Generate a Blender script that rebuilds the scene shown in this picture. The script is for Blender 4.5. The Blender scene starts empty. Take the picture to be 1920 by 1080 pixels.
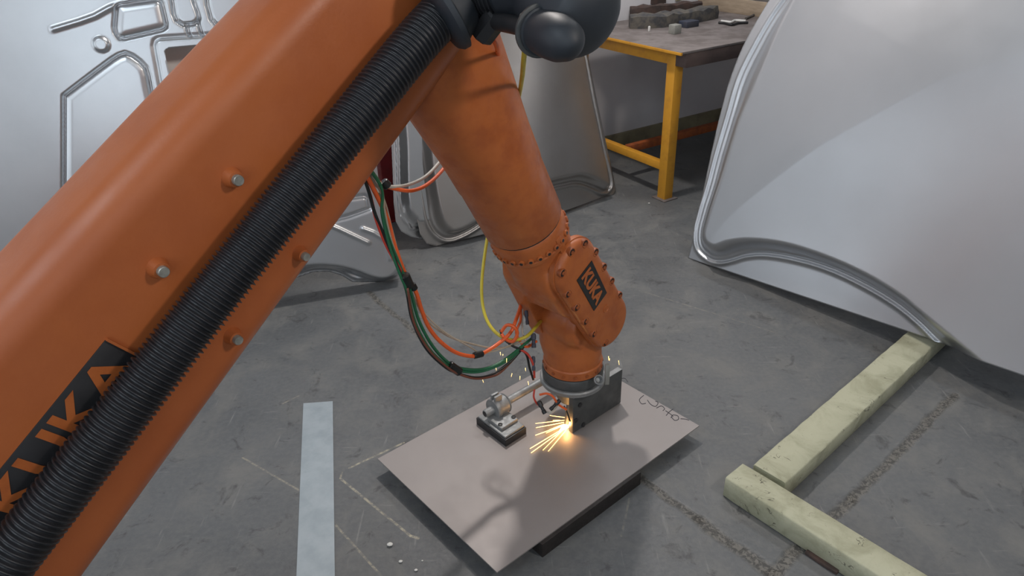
import bpy, math, random
import numpy as np
from mathutils import Vector
random.seed(7)
S = bpy.context.scene
COL = S.collection
V = lambda *a: np.array(a, float)

# ---------------------------------------------------------------- camera
FPX, CAMH = 1338.4, 1.6
_p, _r = math.radians(29.4), math.radians(-2.0)
C0 = V(0, 0, CAMH)
c_r0, c_f, c_u0 = V(1, 0, 0), V(0, math.cos(_p), -math.sin(_p)), V(0, math.sin(_p), math.cos(_p))
c_r = math.cos(_r)*c_r0 + math.sin(_r)*c_u0
c_u = -math.sin(_r)*c_r0 + math.cos(_r)*c_u0
cam = bpy.data.cameras.new('camera'); co = bpy.data.objects.new('camera', cam); COL.objects.link(co)
cam.sensor_width = 36; cam.lens = 36*FPX/1920; cam.clip_start = .05
from mathutils import Matrix
M = Matrix(((c_r[0], c_u[0], -c_f[0], 0), (c_r[1], c_u[1], -c_f[1], 0), (c_r[2], c_u[2], -c_f[2], CAMH), (0, 0, 0, 1)))
co.matrix_world = M
S.camera = co
# ---------------------------------------------------------------- world, light, exposure
S.view_settings.view_transform = 'Standard'; S.view_settings.look = 'None'
S.view_settings.gamma = 1; S.view_settings.use_curve_mapping = False
S.view_settings.exposure = -0.33
w = bpy.data.worlds.new('world'); S.world = w; w.use_nodes = True
w.node_tree.nodes['Background'].inputs[0].default_value = (.55, .6, .66, 1)
w.node_tree.nodes['Background'].inputs[1].default_value = .3
def area(name, loc, tgt, sx, sy, power, col, disk=False):
    l = bpy.data.lights.new(name, 'AREA'); l.shape = 'ELLIPSE' if disk else 'RECTANGLE'
    l.size, l.size_y, l.energy, l.color = sx, sy, power, col
    o = bpy.data.objects.new(name, l); COL.objects.link(o); o.location = loc
    d = Vector(tgt)-Vector(loc); o.rotation_euler = d.to_track_quat('-Z', 'Y').to_euler()
    return o
LAMPS = [  # name, location, target, sx, sy, power, colour
    ('work_light', (-.05, 3.3, 3.2), (.1, 1.7, 0), .18, .18, 60, (1, .93, .88)),
    ('side_light', (1.6, .4, 2.35), (-.1, 1.4, 1.2), .25, .25, 23, (1, .91, .83)),
    ('bay_light', (-1.9, -.3, 3.35), (-1.6, .6, 0), 1.9, 1.1, 46, (.80, .91, 1)),  # unseen, added so the steel panels have something bright to reflect
    ('bay_light', (1.35, 3.75, 3.35), (1.3, 3.7, 0), 1.4, .3, 34, (.93, .96, 1)),  # unseen, added to brighten the wall by the workbench
    ('bay_light', (1.2, -2.2, 3.35), (1.0, -1.6, 0), 1.6, .5, 20, (.9, .95, 1)),  # unseen, added as soft fill
]
for a in LAMPS: area(*a)
def left_wall(b, z): p = V(.707, 4.758, 0)-V(.527, -.85, 0)*.02+V(.85, .527, 0)*(-5.17)+V(.527, -.85, 0)*b; return V(p[0], p[1], z)
WINS = [(5.6, 1.75, 2.3, 1.6, 50), (1.35, 1.45, 2.5, 1.5, 17)]   # added unseen windows: along the left wall, height, width, height, power
for b_, z_, w_, h_, p_ in WINS: q_ = left_wall(b_, z_); area('window_daylight', q_, q_+V(.85, .527, 0), w_, h_, p_, (.80, .91, 1))  # cool fill placed where its reflection brightens the steel panels

# ---------------------------------------------------------------- pixel helpers (find places in the room from the photo)
def ray(x, y): return (x-960)/FPX*c_r-(y-540)/FPX*c_u+c_f
def onz(x, y, z=0.): d = ray(x, y); return C0+d*(z-CAMH)/d[2]
def dep(x, y, d): return C0+ray(x, y)*d
def onplane(x, y, p, n): d = ray(x, y); return C0+d*(np.dot(n, p-C0)/np.dot(n, d))
ZU = V(0, 0, 1)
def nrm(v): return v/np.linalg.norm(v)

# ---------------------------------------------------------------- materials
class NT:
    def __init__(s, name):
        s.m = bpy.data.materials.new(name); s.m.use_nodes = True
        s.t = s.m.node_tree; s.n = s.t.nodes; s.b = s.n['Principled BSDF']
    def node(s, t, **k):
        n = s.n.new(t)
        for a, v in k.items(): setattr(n, a, v)
        return n
    def put(s, sock, v):
        if hasattr(v, 'is_linked') or hasattr(v, 'links'): s.t.links.new(v, sock)
        else: sock.default_value = v
    def math(s, op, a, b=0., c=None, clamp=False):
        n = s.node('ShaderNodeMath', operation=op, use_clamp=clamp)
        s.put(n.inputs[0], a); s.put(n.inputs[1], b)
        if c is not None: s.put(n.inputs[2], c)
        return n.outputs[0]
    def mix(s, f, a, b):
        n = s.node('ShaderNodeMix', data_type='RGBA')
        s.put(n.inputs[0], f); s.put(n.inputs[6], a); s.put(n.inputs[7], b)
        return n.outputs[2]
    def coord(s): return s.node('ShaderNodeTexCoord').outputs['Object']
    def noise(s, vec, scale, detail=4, rough=.55, dist=0.):
        n = s.node('ShaderNodeTexNoise'); s.put(n.inputs['Vector'], vec)
        n.inputs['Scale'].default_value = scale; n.inputs['Detail'].default_value = detail
        n.inputs['Roughness'].default_value = rough; n.inputs['Distortion'].default_value = dist
        return n.outputs[0]
    def ramp(s, f, lo, hi, a=0., b=1.):
        n = s.node('ShaderNodeMapRange'); n.interpolation_type = 'SMOOTHSTEP'
        s.put(n.inputs[0], f)
        for i, v in enumerate((lo, hi, a, b)): n.inputs[i+1].default_value = v
        return n.outputs[0]
    def bump(s, h, strength, dist=.002):
        n = s.node('ShaderNodeBump'); s.put(n.inputs['Height'], h)
        n.inputs['Strength'].default_value = strength; n.inputs['Distance'].default_value = dist
        s.t.links.new(n.outputs[0], s.b.inputs['Normal'])
def c4(c): return (*c, 1)
def mat(name, c1, c2=None, rough=.5, metal=0., scale=12, bump=0., bscale=120, lo=.35, hi=.65, spec=.5, stretch=None, rvar=.08, coat=0):
    N = NT(name); co_ = N.coord()
    if stretch:
        mp = N.node('ShaderNodeMapping'); N.put(mp.inputs[0], co_); mp.inputs['Scale'].default_value = stretch; co_ = mp.outputs[0]
    if c2 is None: c2 = tuple(x*.85 for x in c1)
    f = N.noise(co_, scale, 6, .6)
    N.put(N.b.inputs['Base Color'], N.mix(N.ramp(f, lo, hi), c4(c1), c4(c2)))
    r = N.ramp(N.noise(co_, scale*2.3, 3), .3, .7, max(rough-rvar, .03), min(rough+rvar, 1))
    N.put(N.b.inputs['Roughness'], r)
    N.b.inputs['Metallic'].default_value = metal
    N.b.inputs['Specular IOR Level'].default_value = spec
    N.b.inputs['Coat Weight'].default_value = coat
    if bump: N.bump(N.noise(co_, bscale, 3), bump)
    return N.m
def emit(name, c, e):
    N = NT(name); N.b.inputs['Base Color'].default_value = c4(c)
    N.b.inputs['Emission Color'].default_value = c4(c); N.b.inputs['Emission Strength'].default_value = e
    return N.m
ORANGE = mat('orange paint', (.41, .113, .031), (.37, .097, .027), rough=.42, scale=5, bump=.10, bscale=160, rvar=.06)
ORANGE_W = mat('worn orange cast paint', (.43, .12, .030), (.34, .087, .024), rough=.42, scale=16, bump=.18, bscale=90, lo=.4, hi=.72)
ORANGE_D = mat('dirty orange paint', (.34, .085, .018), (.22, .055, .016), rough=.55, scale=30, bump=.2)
RUBBER = mat('black corrugated rubber', (.022, .023, .027), (.017, .018, .021), rough=.42, scale=20)
BOOT = mat('smooth black plastic', (.022, .028, .036), (.018, .023, .030), rough=.55, scale=8, rvar=.05)
BLACK = mat('black metal', (.02, .02, .022), rough=.45)
BOLT = mat('zinc bolt', (.42, .42, .38), (.30, .30, .27), rough=.45, metal=.6, scale=80)
PANEL = mat('pressed bare steel', (.54, .555, .575), (.52, .535, .555), rough=.37, metal=.9, scale=2, rvar=.015)
PANEL_B = mat('shiny bare steel', (.60, .62, .64), (.56, .58, .60), rough=.32, metal=.9, scale=3, rvar=.0)
PANEL_D = mat('dull bare steel', (.42, .41, .40), (.39, .375, .36), rough=.34, metal=.85, scale=4, rvar=.0)
SHEET = mat('dull grey steel sheet', (.29, .265, .255), (.275, .25, .24), rough=.5, metal=.25, scale=4, rvar=.04, bump=.02, bscale=60)
SHEET_E = mat('cut steel edge', (.22, .2, .19), rough=.5, metal=.6)
CAST = mat('machined grey steel', (.30, .31, .31), (.24, .245, .245), rough=.55, metal=.5, scale=30)
DKSTEEL = mat('dark brown steel', (.04, .034, .032), (.03, .026, .025), rough=.5, metal=.4, scale=30)
PLATE = mat('dark grey tool steel', (.11, .115, .115), (.085, .09, .09), rough=.48, metal=.5, scale=20)
YELLOW = mat('yellow machine paint', (.72, .34, .03), (.58, .26, .03), rough=.5, scale=14, bump=.1, lo=.45, hi=.75)
TABLETOP = mat('rusty grey steel top', (.24, .21, .20), (.16, .135, .125), rough=.6, metal=.3, scale=9)
WALL = mat('painted wall', (.80, .78, .79), (.75, .73, .75), rough=.6, scale=1.4, bump=.05, bscale=40)
WALLY = mat('dirty cream timber', (.34, .30, .19), (.24, .21, .14), rough=.7, scale=8)
WOODB = mat('raw plywood', (.45, .35, .25), (.35, .27, .19), rough=.7, scale=8, stretch=(1, 1, 6))
CEIL = mat('grey ceiling', (.5, .5, .5), rough=.8)
STRIPM = mat('pale galvanised strip', (.36, .41, .44), (.30, .35, .38), rough=.5, metal=.25, scale=12)
RAILBR = mat('brown painted rail', (.12, .085, .075), (.09, .065, .06), rough=.55)  # darker brown than the yellow rails of the bench
RED = mat('dark red paint', (.28, .018, .022), (.20, .014, .018), rough=.45)
WHITEP = mat('white chip', (.7, .7, .66), rough=.6)
SCRAP = mat('grimy grey brown scrap', (.13, .115, .095), (.055, .055, .058), rough=.75, scale=22, bump=.5, bscale=50)
SCRAP_B = mat('grimy dark blue', (.035, .045, .075), (.05, .05, .06), rough=.6)
SCRAP_R = mat('rusty brown scrap', (.085, .052, .042), (.05, .035, .03), rough=.75, scale=20)
PALE = mat('dusty pale plastic', (.30, .30, .27), (.22, .22, .2), rough=.6)
PAPER = mat('white paper', (.75, .74, .70), rough=.7)
INK = mat('dark marker ink', (.035, .03, .045), rough=.6)
C_OR = mat('bright orange hose', (.80, .13, .03), rough=.35)
C_YE = mat('yellow cable', (.62, .52, .05), rough=.4)
C_GR = mat('green hose', (.02, .14, .065), rough=.35)
C_BK = mat('black cable', (.012, .014, .014), rough=.4)
C_BR = mat('brown cable', (.16, .05, .03), rough=.45)
C_CL = mat('clear tan hose', (.42, .36, .28), rough=.3)
C_WH = mat('pale grey hose', (.5, .48, .42), rough=.35)
C_RD = mat('red wire', (.55, .05, .03), rough=.4)
SPARK = emit('glowing spark', (1, .62, .22), 4)
SPARKC = emit('white hot spark', (1, .80, .42), 9)
def timber_mat():
    N = NT('pale yellow painted timber'); c = N.coord()
    f = N.noise(c, 9, 6, .65, .6)
    a = N.mix(N.ramp(f, .4, .68), (.43, .43, .31, 1), (.31, .31, .21, 1))
    sp = N.ramp(N.noise(c, 55, 5, .7, 1.8), .62, .72)
    a = N.mix(N.math('MULTIPLY', sp, .6), a, (.12, .115, .08, 1))
    nz = N.noise(c, 7, 3, .6, 2.2); ck = N.math('ABSOLUTE', N.math('SUBTRACT', nz, .5))
    ck = N.math('MULTIPLY', N.ramp(ck, .004, .011, 1, 0), N.ramp(N.noise(c, 14, 2), .57, .64))
    a = N.mix(N.math('MULTIPLY', ck, .85), a, (.06, .055, .04, 1))
    N.put(N.b.inputs['Base Color'], a); N.b.inputs['Roughness'].default_value = .75
    N.bump(N.noise(c, 50, 6, .7), .5, .003)
    return N.m
TIMBER = timber_mat()
def floor_mat():
    N = NT('worn dark concrete'); c = N.coord()
    big = N.noise(c, .9, 5, .6, .4); mid = N.noise(c, 5, 7, .65, .5); fine = N.noise(c, 60, 4, .6)
    a = N.mix(N.ramp(big, .32, .68), (.122, .128, .132, 1), (.094, .100, .105, 1))
    a = N.mix(N.ramp(mid, .42, .72, 0, .65), a, (.19, .188, .176, 1))
    a = N.mix(N.ramp(N.noise(c, 11, 6, .7, .8), .56, .68, 0, .75), a, (.055, .055, .058, 1))
    a = N.mix(N.ramp(fine, .35, .7, 0, .25), a, (.19, .19, .185, 1))
    # scuffs : stretched thin light streaks
    for rot, sc in ((.5, (4, 38, 1)), (-.7, (30, 3, 1))):
        mp = N.node('ShaderNodeMapping'); N.put(mp.inputs[0], c); mp.inputs['Rotation'].default_value = (0, 0, rot); mp.inputs['Scale'].default_value = sc
        a = N.mix(N.ramp(N.noise(mp.outputs[0], 1.6, 4, .6), .63, .76, 0, .5), a, (.27, .27, .26, 1))
    wob = N.node('ShaderNodeTexNoise'); N.put(wob.inputs['Vector'], c); wob.inputs['Scale'].default_value = 9; wob.inputs['Detail'].default_value = 5
    vm = N.node('ShaderNodeVectorMath', operation='SUBTRACT'); N.put(vm.inputs[0], wob.outputs[1]); vm.inputs[1].default_value = (.5, .5, .5)
    vs = N.node('ShaderNodeVectorMath', operation='SCALE'); N.put(vs.inputs[0], vm.outputs[0]); vs.inputs['Scale'].default_value = .035
    va = N.node('ShaderNodeVectorMath', operation='ADD'); N.put(va.inputs[0], c); N.put(va.inputs[1], vs.outputs[0])
    wc = va.outputs[0]
    def seg(p, q, vec):
        a_, b_ = onz(*p), onz(*q); d = b_-a_; L = np.linalg.norm(d)
        s1 = N.node('ShaderNodeVectorMath', operation='SUBTRACT'); N.put(s1.inputs[0], vec); s1.inputs[1].default_value = tuple(a_)
        dt = N.node('ShaderNodeVectorMath', operation='DOT_PRODUCT'); N.put(dt.inputs[0], s1.outputs[0]); dt.inputs[1].default_value = tuple(d/L/L)
        t = N.math('ADD', dt.outputs['Value'], 0, clamp=True)
        sc = N.node('ShaderNodeVectorMath', operation='SCALE'); sc.inputs[0].default_value = tuple(d); N.put(sc.inputs['Scale'], t)
        s2 = N.node('ShaderNodeVectorMath', operation='SUBTRACT'); N.put(s2.inputs[0], s1.outputs[0]); N.put(s2.inputs[1], sc.outputs[0])
        ln = N.node('ShaderNodeVectorMath', operation='LENGTH'); N.put(ln.inputs[0], s2.outputs[0])
        return ln.outputs['Value']
    grain = N.noise(c, 70, 5, .75, 1.0)
    h = grain
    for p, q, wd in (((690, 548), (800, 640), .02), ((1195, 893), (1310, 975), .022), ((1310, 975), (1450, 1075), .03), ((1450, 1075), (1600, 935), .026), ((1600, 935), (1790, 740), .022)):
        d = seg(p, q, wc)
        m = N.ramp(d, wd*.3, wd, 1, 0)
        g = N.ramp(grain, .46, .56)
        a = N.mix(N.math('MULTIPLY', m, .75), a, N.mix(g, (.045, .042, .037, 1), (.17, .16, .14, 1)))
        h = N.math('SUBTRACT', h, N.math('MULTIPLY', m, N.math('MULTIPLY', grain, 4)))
    ch = N.ramp(N.noise(c, 45, 4, .7), .40, .62, .1, .8)
    for p, q, wd, st in (((655, 877), (757, 830), .0035, .9), ((641, 886), (638, 897), .003, .8), ((638, 897), (770, 1005), .0035, .9), ((770, 1005), (784, 1009), .004, .9), ((455, 858), (562, 920), .003, .55),
                     ((630, 985), (715, 1080), .003, .7), ((1200, 545), (1450, 622), .0035, .25), ((560, 742), (530, 757), .003, .4), ((1180, 935), (1165, 1005), .003, .25)):
        d = seg(p, q, c)
        m = N.ramp(d, wd*.6, wd*1.5, st, 0)
        a = N.mix(N.math('MULTIPLY', m, ch), a, (.46, .42, .31, 1))
    N.put(N.b.inputs['Base Color'], a)
    N.put(N.b.inputs['Roughness'], N.ramp(mid, .3, .7, .42, .62))
    N.b.inputs['Specular IOR Level'].default_value = .35
    N.bump(h, .35, .004)
    return N.m
FLOOR = floor_mat()

# ---------------------------------------------------------------- mesh helpers
def base_of(o):
    while o.parent: o = o.parent
    return np.array(o.location)
class MB:
    def __init__(s): s.v = []; s.f = []
    def add(s, vf):
        v, f = vf; k = len(s.v); s.v += [tuple(map(float, p)) for p in v]; s.f += [tuple(i+k for i in q) for q in f]; return s
    def build(s, name, m, parent=None, smooth=True, angle=35, at=None):
        return mesh(name, s.v, s.f, m, parent, smooth, angle, at)
def mesh(name, v, f, m, parent=None, smooth=True, angle=35, at=None):
    v = np.array(v, float)
    if parent is not None: org = base_of(parent)
    elif at is not None: org = np.array(at, float)
    else:
        org = V(*((v.min(0)+v.max(0))/2)); org[2] = v[:, 2].min()
    me = bpy.data.meshes.new(name); me.from_pydata((v-org).tolist(), [], f if isinstance(f, list) else f.tolist())
    me.materials.append(m); me.update()
    if smooth:
        me.polygons.foreach_set('use_smooth', [True]*len(me.polygons))
        if angle < 180: me.set_sharp_from_angle(angle=math.radians(angle))
    o = bpy.data.objects.new(name, me); COL.objects.link(o)
    if parent is None: o.location = org
    else: o.parent = parent
    return o
def thing(name, label, cat, loc, group=None):
    o = bpy.data.objects.new(name, None); COL.objects.link(o); o.location = tuple(loc); o.empty_display_size = .1
    return tag(o, label, cat, group)
def tag(o, label, cat, group=None):
    o['label'] = label; o['category'] = cat
    if group: o['group'] = group
    return o
def frame(d):
    d = nrm(d); a = V(0, 0, 1) if abs(d[2]) < .9 else V(1, 0, 0)
    x = nrm(np.cross(a, d)); return x, np.cross(d, x), d
def rings(rs, close0=True, close1=True):   # list of equal-length rings of points
    n = len(rs[0]); v = [p for r in rs for p in r]; f = []
    for k in range(len(rs)-1):
        for i in range(n):
            j = (i+1) % n; f.append((k*n+i, k*n+j, (k+1)*n+j, (k+1)*n+i))
    if close0: f.append(tuple(reversed(range(n))))
    if close1: f.append(tuple(range((len(rs)-1)*n, len(rs)*n)))
    return v, f
def lathe(p, d, prof, seg=32, c0=True, c1=True):  # prof: (distance along d, radius)
    x, y, z = frame(d); p = np.array(p, float)
    return rings([[p+z*t+r*(math.cos(2*math.pi*i/seg)*x+math.sin(2*math.pi*i/seg)*y) for i in range(seg)] for t, r in prof], c0, c1)
def cyl(p, q, r, seg=24, bev=0.):
    p, q = np.array(p, float), np.array(q, float); L = np.linalg.norm(q-p)
    pr = [(0, r-bev), (bev, r), (L-bev, r), (L, r-bev)] if bev else [(0, r), (L, r)]
    return lathe(p, q-p, pr, seg)
def obox(o, ex, ey, ez, bev=0.):   # corner o and three edge vectors, bevelled edges via inset rings
    o, ex, ey, ez = [np.array(a, float) for a in (o, ex, ey, ez)]
    if not bev:
        v = [o, o+ex, o+ex+ey, o+ey, o+ez, o+ex+ez, o+ex+ey+ez, o+ey+ez]
        f = [(0, 3, 2, 1), (4, 5, 6, 7), (0, 1, 5, 4), (1, 2, 6, 5), (2, 3, 7, 6), (3, 0, 4, 7)]
        return v, (f if np.dot(np.cross(ex, ey), ez) > 0 else [tuple(reversed(q)) for q in f])
    lx, ly, lz = [np.linalg.norm(a) for a in (ex, ey, ez)]; ux, uy, uz = ex/lx, ey/ly, ez/lz
    def ring(b, z):
        pts = []
        for (cx, cy, a0) in ((bev, bev, 180), (lx-bev, bev, 270), (lx-bev, ly-bev, 0), (bev, ly-bev, 90)):
            for k in range(3):
                a = math.radians(a0+45*k); rr = bev-b
                pts.append(o+ux*(cx+rr*math.cos(a))+uy*(cy+rr*math.sin(a))+uz*z)
        return pts
    v, f = rings([ring(bev*.8, 0), ring(bev*.25, bev*.25), ring(0, bev), ring(0, lz-bev), ring(bev*.25, lz-bev*.25), ring(bev*.8, lz)])
    return v, (f if np.dot(np.cross(ex, ey), ez) > 0 else [tuple(reversed(q)) for q in f])
def spline(P, n=10):
    P = [np.array(p, float) for p in P]; Q = [2*P[0]-P[1]]+P+[2*P[-1]-P[-2]]; out = []
    for i in range(1, len(Q)-2):
        for k in range(n):
            t = k/n; a, b, c, d = Q[i-1:i+3]
            out.append(.5*((2*b)+(c-a)*t+(2*a-5*b+4*c-d)*t*t+(3*b-a-3*c+d)*t**3))
    out.append(P[-1]); return out
def sweep(P, rad, seg=10):   # rad: number or list of radii
    P = [np.array(p, float) for p in P]; n = len(P)
    R = rad if hasattr(rad, '__len__') else [rad]*n
    T = [nrm(P[min(i+1, n-1)]-P[max(i-1, 0)]) for i in range(n)]
    x, y, _ = frame(T[0]); rs = []
    for i in range(n):
        x = nrm(x-T[i]*np.dot(x, T[i])); y = np.cross(T[i], x)
        rs.append([P[i]+R[i]*(math.cos(2*math.pi*k/seg)*x+math.sin(2*math.pi*k/seg)*y) for k in range(seg)])
    return rings(rs)
def resample(P, step):
    P = np.array(P); d = np.r_[0, np.cumsum(np.linalg.norm(np.diff(P, axis=0), axis=1))]
    m = max(2, int(d[-1]/step)+1); s = np.linspace(0, d[-1], m)
    return np.c_[[np.interp(s, d, P[:, i]) for i in range(3)]].T, s
def txt(s, size=1.0, shear=0, bold=.0):
    cu = bpy.data.curves.new('t', 'FONT'); cu.body = s; cu.size = size; cu.shear = shear; cu.offset = bold; cu.align_x = 'CENTER'; cu.align_y = 'CENTER'; cu.resolution_u = 3
    o = bpy.data.objects.new('t', cu); COL.objects.link(o); bpy.context.view_layer.update()
    me = o.to_mesh(); v = np.array([tuple(a.co) for a in me.vertices]); f = [tuple(p.vertices) for p in me.polygons]
    o.to_mesh_clear(); bpy.data.objects.remove(o); bpy.data.curves.remove(cu)
    return v, f
def hull2(c1, r1, c2, r2, n=20):   # outline of the tapered capsule round two circles, anticlockwise from c1 side
    c1, c2 = np.array(c1, float), np.array(c2, float); d = c2-c1; L = np.linalg.norm(d); a = math.atan2(d[1], d[0]); b = math.acos((r1-r2)/L)
    pts = []
    for k in range(n+1):
        t = a-b+(2*b)*k/n; pts.append((c2[0]+r2*math.cos(t), c2[1]+r2*math.sin(t)))
    for k in range(n+1):
        t = a+b+(2*math.pi-2*b)*k/n; pts.append((c1[0]+r1*math.cos(t), c1[1]+r1*math.sin(t)))
    return pts

# ================================================================ SETTING
WD = nrm(V(.85, .527, 0)); WN = V(.527, -.85, 0)/np.linalg.norm(V(.527, -.85, 0)); WP = onz(1143, 277.8)
WP = WP-WN*.02
def room(a, b, z): return WP+WD*a+WN*b+ZU*z
def struct(o): o['kind'] = 'structure'; return o
g = MB()
A0, A1, B1, HH = -5.2, 5.2, 7.2, 3.5
mesh('floor', [room(A0-.1, -.1, 0), room(A0-.1, B1+.1, 0), room(A1+.1, B1+.1, 0), room(A1+.1, -.1, 0),
               room(A0-.1, -.1, -.1), room(A0-.1, B1+.1, -.1), room(A1+.1, B1+.1, -.1), room(A1+.1, -.1, -.1)],
     [(0, 1, 2, 3), (7, 6, 5, 4), (0, 4, 5, 1), (1, 5, 6, 2), (2, 6, 7, 3), (3, 7, 4, 0)], FLOOR, smooth=False, at=(0, 0, 0))
struct(bpy.data.objects['floor'])
def wallbox(name, a0, a1, b0, b1, z0, z1, m):
    return struct(MB().add(obox(room(a0, b0, z0), WD*(a1-a0), WN*(b1-b0), ZU*(z1-z0))).build(name, m, smooth=False))
wallbox('wall_back', A0-.1, A1+.1, -.1, 0, 0, HH, WALL)
wallbox('wall_left', A0-.1, A0, 0, B1, 0, HH, WALL)
wallbox('wall_right', A1, A1+.1, 0, B1, 0, HH, WALL)
wallbox('wall_front', A0-.1, A1+.1, B1, B1+.1, 0, HH, WALL)
wallbox('ceiling', A0-.1, A1+.1, -.1, B1+.1, HH, HH+.1, CEIL)
wallbox('baseboard_back', A0, A1, 0, .02, 0.0, .085, WALLY)
# frames and mullions of the two added, unseen windows in the left wall
for k, (b_, z_, w_, h_, p_) in enumerate(WINS):
    g = MB(); q_ = left_wall(b_, z_)-WD*.02
    for t_ in (-.5, -.17, .17, .5): g.add(obox(q_+WN*(t_*w_-.025)-ZU*(h_/2+.05), WN*.05, ZU*(h_+.1), WD*.05))
    for t_ in (-.5, .5): g.add(obox(q_-WN*(w_/2)+ZU*(t_*(h_+.05)-.025), WN*w_, ZU*.05, WD*.05))
    struct(g.build('window_%d' % (k+1), CEIL, smooth=False))
# lamp housings above the light sources
for i, (nm, loc, tg, sx, sy, pw, cl) in enumerate(LAMPS):
    d = nrm(V(*tg)-V(*loc)); x, y, _ = frame(d); p = V(*loc)-d*.05
    lb = ['small round work light hanging over the steel sheet', 'square lamp high on the right side of the room', 'large cool fluorescent fitting overhead at left',
          'ceiling fitting over the yellow workbench', 'ceiling fitting behind the viewer at right'][i]
    t = thing('ceiling_lamp', lb, 'lamp', p)
    o_ = bpy.data.objects[nm if i < 3 else '%s.%03d' % (nm, i-2)]
    from mathutils import Quaternion
    q = o_.rotation_euler.to_quaternion(); ux = np.array(q @ Vector((1, 0, 0))); uy = np.array(q @ Vector((0, 1, 0)))
    MB().add(obox(p-ux*(sx/2+.03)-uy*(sy/2+.03)-d*.06, ux*(sx+.06), uy*(sy+.06), d*.09, .01)).build('housing', BLACK if i == 0 else CEIL, t)
    MB().add(cyl(p-d*.06, (p[0], p[1], HH), .012, 10)).build('hanger', BLACK, t)

# ================================================================ PRESSED STEEL PANELS
def pdist(P, poly, closed=False):
    A = np.array(poly, float); B = np.roll(A, -1, 0) if closed else A[1:]
    if not closed: A = A[:-1]
    best = np.full(len(P), 1e9); near = np.zeros_like(P)
    for a, b in zip(A, B):
        d = b-a; t = np.clip(((P-a)@d)/max(d@d, 1e-12), 0, 1); q = a+t[:, None]*d
        r = np.hypot(*(P-q).T); m = r < best; best[m] = r[m]; near[m] = q[m]
    return best, near
def inside(P, poly):
    A = np.array(poly, float); B = np.roll(A, -1, 0); c = np.zeros(len(P), bool)
    for a, b in zip(A, B):
        k = ((a[1] > P[:, 1]) != (b[1] > P[:, 1]))
        with np.errstate(divide='ignore', invalid='ignore'):
            xx = a[0]+(P[:, 1]-a[1])*(b[0]-a[0])/(b[1]-a[1])
        c ^= k & (P[:, 0] < xx)
    return c
sst = lambda x: (lambda t: t*t*(3-2*t))(np.clip(x, 0, 1))
class Plane:
    def __init__(s, A, B, lean):
        s.o = A; s.e = nrm(B-A); nb = nrm(np.cross(ZU, s.e))
        if nb[1] < 0: nb = -nb
        s.up = nrm(nrm(ZU-s.e*s.e[2])*math.cos(lean)+nb*math.sin(lean)); s.n = nrm(np.cross(s.e, s.up))
        if np.dot(s.n, C0-A) < 0: s.n = -s.n
    def uv(s, x, y): p = onplane(x, y, s.o, s.n)-s.o; return (np.dot(p, s.e), np.dot(p, s.up))
    def px(s, pts, smooth=0):
        q = [s.uv(*p) for p in pts]
        if smooth: q = [tuple(a[:2]) for a in spline([(*p, 0) for p in q], smooth)]
        return q
def panel(name, pl, outline, hfun, m, holes=(), step=.005, label=None, parent=None, bulge=0.):
    O = np.array(outline); lo, hi = O.min(0)-step, O.max(0)+step
    nx, ny = int((hi[0]-lo[0])/step)+2, int((hi[1]-lo[1])/step)+2
    U, W_ = np.meshgrid(lo[0]+np.arange(nx)*step, lo[1]+np.arange(ny)*step); P = np.c_[U.ravel(), W_.ravel()]
    cc = (P.reshape(ny, nx, 2)[:-1, :-1]+step/2).reshape(-1, 2)
    keep = inside(cc, outline)
    for hpoly in holes: keep &= ~inside(cc, hpoly)
    idx = np.arange(nx*ny).reshape(ny, nx)
    Q = np.stack([idx[:-1, :-1], idx[:-1, 1:], idx[1:, 1:], idx[1:, :-1]], -1).reshape(-1, 4)[keep]
    cnt = np.bincount(Q.ravel(), minlength=nx*ny); used = cnt > 0; bd = used & (cnt < 4)
    Pb = P[bd]; d, near = pdist(Pb, outline, True)
    for hpoly in holes:
        d2, n2 = pdist(Pb, hpoly, True); mm = d2 < d; near[mm] = n2[mm]; d[mm] = d2[mm]
    P = P.copy(); mv = d < step*1.5; tmp = Pb.copy(); tmp[mv] = near[mv]; P[bd] = tmp
    remap = -np.ones(nx*ny, int); remap[used] = np.arange(used.sum()); P = P[used]; Q = remap[Q]
    h = hfun(P)
    W3 = pl.o+P[:, :1]*pl.e+P[:, 1:]*pl.up+h[:, None]*pl.n
    if np.dot(np.cross(pl.e, pl.up), pl.n) < 0: Q = Q[:, ::-1]
    o = mesh(name, W3, Q, m, parent, True, 180)
    sm = o.modifiers.new('thickness', 'SOLIDIFY'); sm.thickness = .0016; sm.offset = -1
    return o
def ridge(d, w): return np.exp(-(d/w)**2)

# --- right panel: large roof skin with an arched bead, its right end propped on the timber
pA, pB = onz(1290, 484), onz(1702, 622, .078)
PR = Plane(pA, pB, math.radians(20))
r_out = PR.px([(1290, 484), (1303, 430), (1318, 355), (1340, 250), (1352, 200), (1366, 150), (1392, 85), (1432, 15), (1462, -30), (1500, -80)], 6)
r_out = r_out+PR.px([(1700, -230), (2150, -260), (2100, 300), (2060, 776)])
r_out += [(PR.px([(2060, 776)])[0][0], -.0), (0.02, 0.0)]
bead_o = PR.px([(1500, -40), (1451, 24), (1414, 86), (1384, 147), (1364, 214), (1341, 293), (1328, 345), (1314, 391), (1304, 435), (1308, 468), (1330, 489), (1352, 494), (1375, 490), (1402, 482), (1439, 480), (1494, 489), (1555, 507), (1616, 535), (1677, 571), (1723, 608), (1760, 645), (1850, 730)], 6)
bead_i = PR.px([(1590, -90), (1530, -18), (1500, 35), (1475, 86), (1439, 171), (1411, 235), (1381, 330), (1353, 412), (1346, 445), (1360, 458), (1385, 451), (1427, 447), (1494, 455), (1573, 480), (1647, 513), (1708, 550), (1745, 580), (1850, 665), (1920, 725)], 6)
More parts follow.
